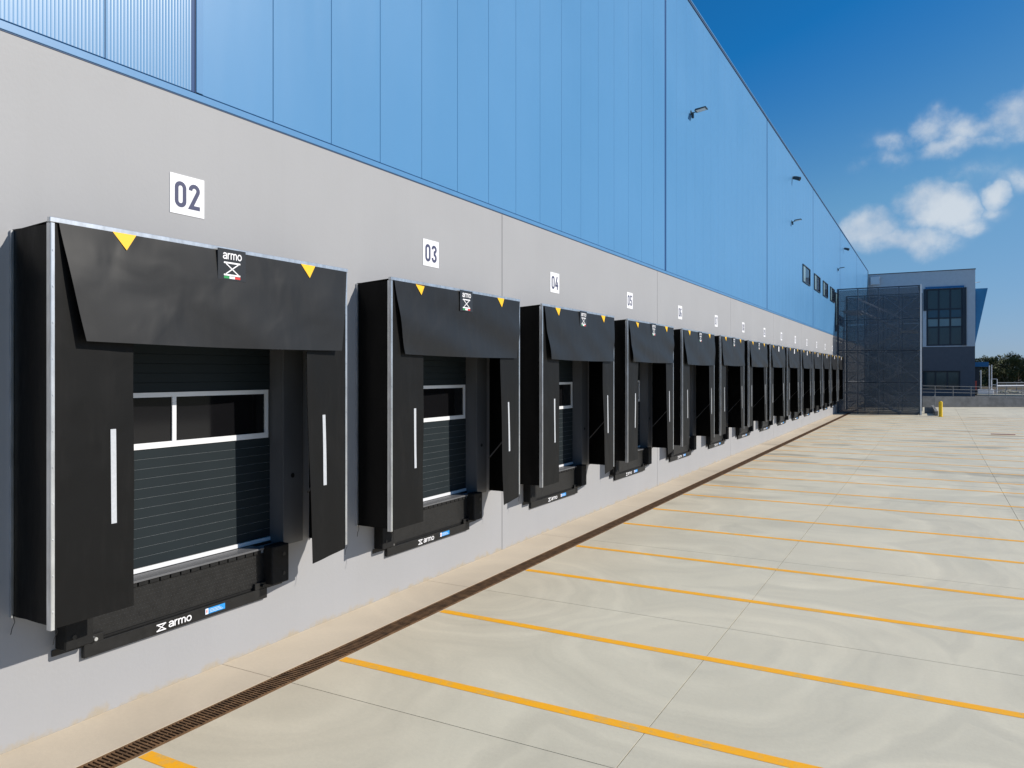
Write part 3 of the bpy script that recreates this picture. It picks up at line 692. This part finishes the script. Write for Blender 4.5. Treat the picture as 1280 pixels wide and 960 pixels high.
# ------------------------------------------------------------------ lamps on the blue wall
for n, (y, z) in enumerate(((24.8, 11.78), (44.9, 11.69), (67.9, 11.8))):
    t = empty('flood_light', (0, y, z), ['dark flood light on an arm high on the blue cladding, nearest and largest', 'dark flood light on an arm above the small windows, middle of three', 'dark flood light farthest along the blue cladding, behind the top of the mesh tower'][n], 'lamp', 'flood lights on the blue wall')
    t.scale = (.74, .74, .7)
    MB().box(.001, .03, -.06, .06, -.1, .1, 0, .005).build('wall_plate', M['lamp_body'], t)
    MB().tube([(.03, 0, 0), (.2, 0, .0), (.28, 0, .05)], .022, 8).build('arm', M['lamp_body'], t)
    MB().box(.04, .13, -.05, .05, -.26, -.02, 0, .01).build('driver_box', M['lamp_body'], t)
    V = [(.2, -.2, .02), (.72, -.2, .10), (.72, .2, .10), (.2, .2, .02), (.24, -.17, .10), (.70, -.17, .15), (.70, .17, .15), (.24, .17, .10)]
    MB().add(V, [(0, 3, 2, 1), (4, 5, 6, 7), (0, 1, 5, 4), (1, 2, 6, 5), (2, 3, 7, 6), (3, 0, 4, 7)]).build('lamp_head', M['lamp_body'], t)
    V = [(.26, -.16, .020), (.66, -.16, .0816), (.66, .16, .0816), (.26, .16, .020)]
    MB().add(V + [(a, b, c + .004) for a, b, c in V], [(0, 3, 2, 1), (4, 5, 6, 7), (0, 1, 5, 4), (1, 2, 6, 5), (2, 3, 7, 6), (3, 0, 4, 7)]).build('lens', M['lamp_glass'], t)
for n, (y, z) in enumerate(((45.2, 14.2), (72.8, 14.15))):
    t = empty('security_camera', (0, y, z), ['small dark security camera high on the blue wall under the roof edge', 'tiny dark security camera near the far end of the roof edge'][n], 'security camera', 'security cameras on the blue wall')
    MB().box(.001, .05, -.07, .07, -.05, .07, 0, .01).build('bracket', M['alu'], t)
    MB().tube([(.05, 0, 0), (.2, -.02, -.04), (.42, -.05, -.13)], .09, 10, r2=.12).build('housing', M['lamp_body'], t)
    MB().tube([(.421, -.05, -.131), (.43, -.052, -.136)], .07, 10).build('lens', M['pane'], t)

# ------------------------------------------------------------------ mesh-clad stair tower
TY0, TY1, TX0, TX1, TZ = 67.0, 74.0, .12, 6.0, 10.05
tw = empty('stair_tower', (0, 0, 0), 'tall stair tower clad in dark perforated metal at the far end of the docks', 'stair tower')
def panel(x0, x1, y0, y1, z0, z1): box('mesh_panel', x0, x1, y0, y1, z0, z1, M['mesh'], tw)
cols = 4; cw = (TX1 - TX0) / cols; rows = [(.12, 2.5), (2.5, 5.0), (5.0, 7.5), (7.5, 9.95)]
for k in range(cols):
    for (a, b) in rows:
        panel(TX0 + k * cw + .05, TX0 + (k + 1) * cw - .05, TY0, TY0 + .006, a + .03, b - .03)
        panel(TX0 + k * cw + .05, TX0 + (k + 1) * cw - .05, TY1 - .006, TY1, a + .03, b - .03)
cy = (TY1 - TY0) / 4
for k in range(4):
    for (a, b) in rows: panel(TX1 - .006, TX1, TY0 + k * cy + .06, TY0 + (k + 1) * cy - .06, a + .03, b - .03)
for k in range(cols + 1):
    x = TX0 + k * cw; w = .07 if k in (0, cols) else .04
    for y in (TY0 + .007, TY1 - .09): box('post', x - w, x + w - (.004 if k == cols else 0), y, y + .08, 0, TZ, M['screen_steel'], tw)
box('sunlit_end_post', TX1 - .01, TX1 + .10, TY0 - .02, TY0 + .10, 0, TZ + .05, M['alu'], tw)  # white strip at the edge: the tower's sunlit side put into a pale post
for k in range(1, 4): box('post', TX1 - .09, TX1 - .007, TY0 + k * cy - .04, TY0 + k * cy + .04, 0, TZ, M['screen_steel'], tw)
for z in (.04, 5.0, 9.97):
    box('rail', TX0, TX1, TY0 + .09, TY0 + .15, z, z + .09, M['screen_steel'], tw); box('rail', TX0, TX1, TY1 - .16, TY1 - .10, z, z + .09, M['screen_steel'], tw)
    box('rail', TX1 - .16, TX1 - .10, TY0 + .16, TY1 - .17, z, z + .09, M['screen_steel'], tw)
for z in (2.5, 7.5): box('rail', TX0, TX1, TY0 + .09, TY0 + .13, z - .03, z + .02, M['screen_steel'], tw)
# stairs inside: landings and flights crossing the tower
lv = [0, 1.66, 3.33, 5.0, 6.66, 8.33]
for n, z in enumerate(lv):
    xa, xb = (4.6, 5.75) if n % 2 == 0 else (.35, 1.5)
    if n: box('landing', xa, xb, TY0 + 1.0, TY1 - 1.0, z - .06, z, M['screen_lit'], tw)
    if n < 5:
        s = 1 if n % 2 else -1; x0 = 1.5 if s > 0 else 4.6; st = 10; mb = MB()
        yy = TY0 + 1.2 + (n % 2) * 2.6
        for k in range(st):
            xx = x0 + s * (k + .5) * 3.1 / st; zz = z + (k + 1) * 1.66 / st
            o = box('stair_tread', xx - .15, xx + .15, yy, yy + 1.6, zz - .04, zz, M['screen_lit'], tw)
        for y2 in (yy - .04, yy + 1.61):
            mb.tube([(x0, y2, z), (x0 + s * 3.1, y2, z + 1.66)], .07, 4); mb.tube([(x0, y2, z + 1.0), (x0 + s * 3.1, y2, z + 2.66)], .03, 6)
            for k in range(5): xx = x0 + s * 3.1 * (k + .5) / 5; zz = z + 1.66 * (k + .5) / 5; mb.tube([(xx, y2, zz), (xx, y2, zz + 1)], .02, 4)
        mb.build('stair_string', M['screen_lit'], tw)
for (za, zb) in ((.1, 2.5), (2.5, 5.0), (5.0, 7.5), (7.5, 9.9)):
    for (xa, xb) in ((.2, 3.0), (3.1, 5.9)):
        MB().tube([(xa, TY1 - .3, za), (xb, TY1 - .3, zb)], .035, 5).tube([(xa, TY1 - .38, zb), (xb, TY1 - .38, za)], .035, 5).build('cross_brace', M['screen_lit'], tw)
        for zz in (za + .8, za + 1.6): box('guard_rail', xa, xb, TY0 + .9, TY0 + .94, zz, zz + .04, M['screen_lit'], tw)

# ------------------------------------------------------------------ office building
ox0, ox1, oy = 0.06, 10.95, 100.4
of = empty('office_building', (0, 0, 0), 'grey office block with a dark ground floor and tall window behind the mesh tower', 'building')
OT = 14.9
wx0, wx1, wz0, wz1 = 6.12, 9.75, 6.35, 12.9
m_ = MB(); m_.box(ox0, wx0, oy, oy + .5, 6.25, OT); m_.box(wx1, ox1, oy, oy + .5, 6.25, OT); m_.box(wx0, wx1, oy, oy + .5, wz1, OT); m_.box(wx0, wx1, oy, oy + .5, 6.25, wz0)
m_.box(ox1 - .4, ox1, oy + .5, oy + 30, 6.25, OT); m_.box(ox0, ox1, oy + 30, oy + 30.4, 6.25, OT)
m_.build('upper_wall', M['office'], of)
gx0, gx1, gz0, gz1 = 5.75, 9.5, 1.3, 3.5
m_ = MB(); m_.box(ox0, gx0, oy + .05, oy + .5, 0, 6.248); m_.box(gx1, ox1 - .02, oy + .05, oy + .5, 0, 6.248); m_.box(gx0, gx1, oy + .05, oy + .5, gz1, 6.248); m_.box(gx0, gx1, oy + .05, oy + .5, 0, gz0)
m_.box(ox1 - .4, ox1 - .02, oy + .5, oy + 30, 0, 6.248); m_.build('lower_wall', M['office_dark'], of)
box('roof', ox0, ox1, oy + .5, oy + 30, OT - .5, OT - .3, M['conc_dark'], of)
box('coping', ox0, ox1 + .05, oy - .05, oy + .55, OT + .001, OT + .09, M['office_dark'], of)
box('window_head', wx0 - .1, wx1 + .12, oy - .12, oy + .2, wz1 + .002, wz1 + .22, M['deep_blue'], of)
box('window_reveal', wx1 + .001, wx1 + .35, oy - .10, oy + .2, wz0, wz1, M['frame_navy'], of)
box('window_reveal', wx0 - .30, wx0 - .001, oy - .10, oy + .2, 10.4, wz1, M['frame_navy'], of)
def glazed(name, x0, x1, z0, z1, cols, rows, y):
    """frame with its panes; rows = list of (z fractions, material)"""
    f = MB(); t = .17
    f.box(x0, x1, y, y + .12, z0, z0 + t); f.box(x0, x1, y, y + .12, z1 - t, z1)
    for k in range(cols + 1):
        x = x0 + (x1 - x0 - t) * k / cols; f.box(x, x + t, y - .01, y + .11, z0 + t, z1 - t)
    for fr, _ in rows[1:]:
        z = z0 + (z1 - z0) * fr; f.box(x0 + t, x1 - t, y + .005, y + .10, z - t / 2, z + t / 2)
    w = f.build('window', M['frame_navy'], of)
    fr = [r[0] for r in rows] + [1.0]
    for j, (a, mt) in enumerate(rows):
        for k in range(cols):
            xa = x0 + (x1 - x0 - t) * k / cols + t; xb = x0 + (x1 - x0 - t) * (k + 1) / cols
            if k == cols - 1 and cols > 2 and mt is M['glass']: xb -= 0
            box('pane', xa, xb, y + .04, y + .06, z0 + (z1 - z0) * fr[j] + .086, z0 + (z1 - z0) * fr[j + 1] - .086, mt, w)
glazed('window', wx0, wx1, wz0, wz1, 3, [(0, M['glass']), (.33, M['pale_glass']), (.485, M['spandrel']), (.64, M['glass'])], oy + .15)
glazed('window', gx0, gx1, gz0, gz1, 3, [(0, M['glass'])], oy + .25)
# slanted blue fin on the side and entrance canopy
z0, z1 = 6.3, 13.0
V = []
for y in (oy + 3.0, oy + 14):
    V += [(ox1 + .002, y, z0), (ox1 + .05, y, z0), (ox1 + 1.35, y, z1), (ox1 + .002, y, z1)]
MB().add(V, [(0, 1, 2, 3), (7, 6, 5, 4), (0, 4, 5, 1), (1, 5, 6, 2), (2, 6, 7, 3), (3, 7, 4, 0)]).build('slanted_fin', M['deep_blue'], of)
box('canopy', ox1 + .002, ox1 + 1.6, oy + 6, oy + 10, 4.0, 4.55, M['deep_blue'], of)
box('entrance_wall', ox1 - .0, ox1 + .7, oy + 6.5, oy + 12, .7, 3.99, M['frame_navy'], of)
box('sign_panel', ox1 + .05, ox1 + .4, oy + 6.2, oy + 6.49, 1.2, 2.3, M['red_paint'], of)
box('vent_unit', .3, 1.3, oy - .35, oy - .002, 13.7, 14.6, M['alu'], of, .02)
# wall lamp at the corner
lp = empty('wall_lamp', (ox1, oy + .3, 13.4), 'small pale lamp sticking out from the top corner of the office block', 'lamp')
MB().tube([(0, 0, 0), (.3, 0, .03)], .03, 6).build('arm', M['alu'], lp); MB().box(.25, .5, -.08, .08, .03, .09, 0, .01).build('lamp_head', M['alu'], lp)

# ------------------------------------------------------------------ terrace, ramp wall, railings
tr = MB().add([(1.2, 79.5, -.1), (8, 84.6, -.1), (60, 113.4, -.1), (700, 468, -.1), (700, 1200, -.1), (-300, 1200, -.1), (-300, 125, -.1), (1.2, 125, -.1),
               (1.2, 79.5, .62), (8, 84.6, .62), (60, 113.4, .62), (700, 468, .62), (700, 1200, .62), (-300, 1200, .62), (-300, 125, .62), (1.2, 125, .62)],
              [(8, 9, 10, 11, 12, 13, 14, 15), (0, 1, 9, 8), (1, 2, 10, 9), (2, 3, 11, 10)]).build('terrace', M['asphalt']); tag(tr, kind='structure')
rw = empty('retaining_wall', (4.6, 81.9, 0), 'low grey concrete retaining wall carrying a railing at the end of the yard', 'wall')
def wallseg(p0, p1, h0, h1, th, name, m, parent, base=0.0):
    p0 = Vector(p0); p1 = Vector(p1); d = (p1 - p0).normalized(); n = Vector((-d.y, d.x)) * th
    b = Vector(parent.location) if parent else Vector((0, 0, 0))
    Q = [(p0.x, p0.y, base), (p1.x, p1.y, base), (p1.x + n.x, p1.y + n.y, base), (p0.x + n.x, p0.y + n.y, base), (p0.x, p0.y, h0), (p1.x, p1.y, h1), (p1.x + n.x, p1.y + n.y, h1), (p0.x + n.x, p0.y + n.y, h0)]
    return MB().add([Vector(q) - b for q in Q], [(0, 3, 2, 1), (4, 5, 6, 7), (0, 1, 5, 4), (1, 2, 6, 5), (2, 3, 7, 6), (3, 0, 4, 7)]).build(name, m, parent)
WP = [(4.6, 81.9), (7.0, 83.2), (11.5, 85.9), (24.0, 92.8), (45, 104.4)]; WH = [1.08, 1.03, .93, .72, .68]
for a in range(len(WP) - 1): wallseg(WP[a], WP[a + 1], WH[a], WH[a + 1], .25, 'wall_section', M['conc_dark'], rw)
rl = empty('railing', (4.6, 82.1, 1), 'galvanised steel railing sloping down along the low retaining wall', 'railing')
base = Vector(rl.location); segs = []
for a in range(len(WP) - 1):
    p0, p1 = Vector(WP[a]), Vector(WP[a + 1]); n = max(1, int((p1 - p0).length / 1.45))
    for k in range(n):
        f = k / n; p = p0 + (p1 - p0) * f; segs.append(Vector((p.x, p.y + .12, WH[a] + (WH[a + 1] - WH[a]) * f)))
segs.append(Vector((WP[-1][0], WP[-1][1] + .12, WH[-1])))
for p in segs: MB().tube([p - base, p - base + Vector((0, 0, .98))], .028, 6).build('post', M['rail_steel'], rl)
for h in (.98, .68, .38): MB().tube([p - base + Vector((0, 0, h)) for p in segs], .024, 6).build('rail', M['rail_steel'], rl)
# low kerbed steps beside the tower
kb = empty('low_kerb_wall', (6.3, 67.5, 0), 'low concrete kerb wall beside the foot of the mesh tower', 'kerb')
wallseg((7.2, 66.6), (6.9, 79.0), .34, .34, .2, 'side_wall', M['conc_dark'], kb); wallseg((6.25, 70.2), (6.85, 70.2), .5, .5, .2, 'end_wall', M['conc_dark'], kb)
hr = empty('handrail', (7.0, 67.0, .4), 'thin grey handrail on the low kerb wall beside the mesh tower', 'handrail')
pp = [Vector((6.98, y, .34)) for y in (71.5, 74, 76.5, 78.8)]
for p in pp: MB().tube([p - hr.location, p - hr.location + Vector((0, 0, .95))], .02, 6).build('post', M['rail_steel'], hr)
for h in (.95, .5): MB().tube([p - hr.location + Vector((0, 0, h)) for p in pp], .02, 6).build('rail', M['rail_steel'], hr)
# bollard
bo = empty('bollard', (7.36, 65.2, 0), 'bright yellow steel bollard standing at the right foot of the mesh tower', 'bollard')
MB().tube([(0, 0, 0), (0, 0, 1.10)], .13, 16).build('post', M['yellow_paint'], bo, True)
MB().tube([(0, 0, 1.10), (0, 0, 1.14), (0, 0, 1.165)], .13, 16, r2=.05).build('cap', M['yellow_paint'], bo)
MB().box(-.2, .2, -.2, .2, 0.001, .015, 0, .004).build('base_plate', M['yellow_paint'], bo)

# ------------------------------------------------------------------ things on the terrace
def onpix(px, d):
    r = (px - 640) / 958 * d; c, s = math.cos(TH), math.sin(TH); return CAMX + c * r - s * d, s * r + c * d
def put(name, px, d, label, cat, group=None): x, y = onpix(px, d); return empty(name, (x, y, .62), label, cat, group)
lbl = ['white post with arm in front of the dark entrance wall, left of three', 'white post in front of the trees, middle of three', 'white post in front of the trees, right of three']
for n, (px, h) in enumerate(((1226, 3.0), (1236.5, 3.6), (1239.5, 3.7))):
    t = put('light_post', px, 98 + n, lbl[n], 'post', 'white posts beside the office block')
    MB().tube([(0, 0, 0), (0, 0, h)], .06, 8).build('shaft', M['alu'], t); MB().box(-.12, .12, -.12, .12, 0, .1).build('foot', M['alu'], t)
    if n == 0: MB().tube([(0, 0, h - .1), (-1.0, .3, h - .9)], .05, 6).build('arm', M['alu'], t)
t = put('gate_frame', 1242, 92, 'white tubular gate frame standing on the terrace beside the white posts', 'gate')
for x in (-.25, .35): MB().tube([(x, 0, 0), (x, 0, 1.9)], .05, 6).build('post', M['alu'], t)
for z in (1.9, 1.2, .5): MB().tube([(-.25, 0, z), (.35, 0, z)], .035, 6).build('rail', M['alu'], t)
for n, (px, d, w, h) in enumerate(((1224, 95, 1.4, .45), (1232, 90, 1.6, .7))):
    t = put('concrete_block', px, d, ['pale concrete block by the entrance wall of the office', 'pale taller concrete block left of the white gate frame'][n], 'block', 'pale concrete blocks on the terrace')
    MB().box(-w / 2, w / 2, -.4, .4, 0, h, 0, .03).build('block_body', M['white'], t); MB().box(-w / 3, w / 3, -.3, .3, h + .001, h + .08, 0, .02).build('block_top', M['conc_dark'], t)
t = put('platform', 1262, 88, 'long pale low platform behind the railing at the right edge', 'platform')
MB().box(-3.2, 6, -.8, .8, 0, .16, 0, .02).build('deck', M['slab'], t)
x0, y0_ = onpix(1238, 128); x1, y1_ = onpix(1420, 128)
vg = MB().add([(x0 - 30, y0_ - 12, .622), (x1, y1_ - 14, .622), (x1 + 60, y1_ + 60, .65), (x0 - 30, y0_ + 60, .65)], [(0, 1, 2, 3)]).build('verge', mat('earth_verge', (.12, .095, .06), .95, .1, var=.4, vscale=.5)); tag(vg, kind='structure')
for n, (dd, hh, lab) in enumerate(((112, .75, 'pale steel guard rail crossing behind the white gate frame'), (136, .85, 'pale steel guard rail farther back, at the foot of the trees'))):
    xa, ya = onpix(1246, dd); xb, yb = onpix(1400, dd + 6); p0 = Vector((xa, ya, .62)); d = Vector((xb, yb, .62)) - p0
    t = empty('guard_rail', p0, lab, 'guard rail', 'guard rails beyond the yard'); k = 14
    MB().tube([(0, 0, hh), d + Vector((0, 0, hh))], .11, 6).build('beam', M['rail_steel'] if n else M['alu'], t)
    for j in range(k): MB().tube([d * (j / (k - 1)), d * (j / (k - 1)) + Vector((0, 0, hh))], .06, 5).build('post', M['rail_steel'], t)
rng_ = random.Random(9)
for n, (px, dd, w) in enumerate(((1256, 100, 1.2), (1262, 103, .9), (1272, 98, 1.5))):
    t = put('rubble_heap', px, dd, ['small pale rubble heap behind the railing, nearest the gate frame', 'smallest pale rubble heap behind the railing, middle of three', 'widest pale rubble heap behind the railing by the right edge'][n], 'rubble', 'rubble heaps on the terrace'); t['kind'] = 'stuff'
    mb = MB()
    for j in range(26):
        a_2 = rng_.uniform(0, 6.28); r_ = rng_.uniform(0, 1) * w; h_ = (1 - r_ / w) * .4 * rng_.uniform(0, 1); q = rng_.uniform(.08, .2)
        mb.box(math.cos(a_2) * r_ - q, math.cos(a_2) * r_ + q, math.sin(a_2) * r_ - q, math.sin(a_2) * r_ + q, h_, h_ + q, 0, .03)
    mb.build('rubble', M['slab'], t)
# ------------------------------------------------------------------ trees
def crown_mesh(seed, n=3600):
    r = random.Random(seed); mb = MB(); cl = []
    for k in range(34):
        a = r.uniform(0, 6.28); z = r.uniform(.05, 1.0); rad = (1 - abs(z - .55) * 1.1) * r.uniform(.3, 1.0) * 2.6
        cl.append((Vector((math.cos(a) * rad, math.sin(a) * rad, -.6 + z * 6.6)), r.uniform(.55, 1.15)))
    for k in range(n):
        c, s = r.choice(cl); d = Vector((r.gauss(0, 1), r.gauss(0, 1), r.gauss(0, .8))); d = d.normalized() * s * r.uniform(.5, 1.05)
        p = c + d; a = Vector((r.gauss(0, 1), r.gauss(0, 1), r.gauss(0, 1))).normalized(); b = a.orthogonal().normalized(); q = r.uniform(.10, .2)
        mb.add([p + a * q, p + b * q * .6, p - a * q, p - b * q * .6], [(0, 1, 2, 3)])
    return mb.mesh('crown', M['leaf'])
def trunk_mesh(seed):
    r = random.Random(seed); mb = MB(); mb.tube([(0, 0, 0), (.05, .03, 1.2), (-.05, .1, 2.6), (.1, 0, 4.4)], .17, 8, r2=.04)
    for k in range(6):
        a = r.uniform(0, 6.28); z = 1.0 + k * .45; mb.tube([(0, 0, z), (math.cos(a) * .8, math.sin(a) * .8, z + .8), (math.cos(a) * 1.7, math.sin(a) * 1.7, z + 1.6)], .07, 5, r2=.02)
    return mb.mesh('trunk', M['bark'])
cms = [crown_mesh(s) for s in (1, 2, 3)]; tms = [trunk_mesh(s) for s in (1, 2, 3)]
rt = random.Random(3); k = 0; nth = ['first', 'second', 'third', 'fourth', 'fifth', 'sixth', 'seventh', 'eighth', 'ninth', 'tenth', 'eleventh', 'twelfth', 'thirteenth', 'fourteenth', 'fifteenth', 'sixteenth', 'seventeenth', 'eighteenth']
for row, (d0, hs) in enumerate(((150, .95), (162, 1.1))):
    for jx, px in enumerate(range(1210, 1400, 12 if row == 0 else 15)):
        d = d0 + rt.uniform(-4, 4); x, y = onpix(px + rt.uniform(-3, 3), d); h = hs * rt.uniform(.72, 1.08)
        if px < 1235: h *= .95
        t = empty('tree', (x, y, .6), 'bushy dark green tree, %s from the office in the %s row beyond the terrace' % (nth[jx], ('front', 'back')[row]) , 'tree', 'trees in the belt beyond the yard', rt.uniform(0, 6.28))
        t.scale = (h, h, h * rt.uniform(.85, 1.05)); q = k % 3; k += 1
        link('crown', cms[q], t); link('trunk', tms[q], t)
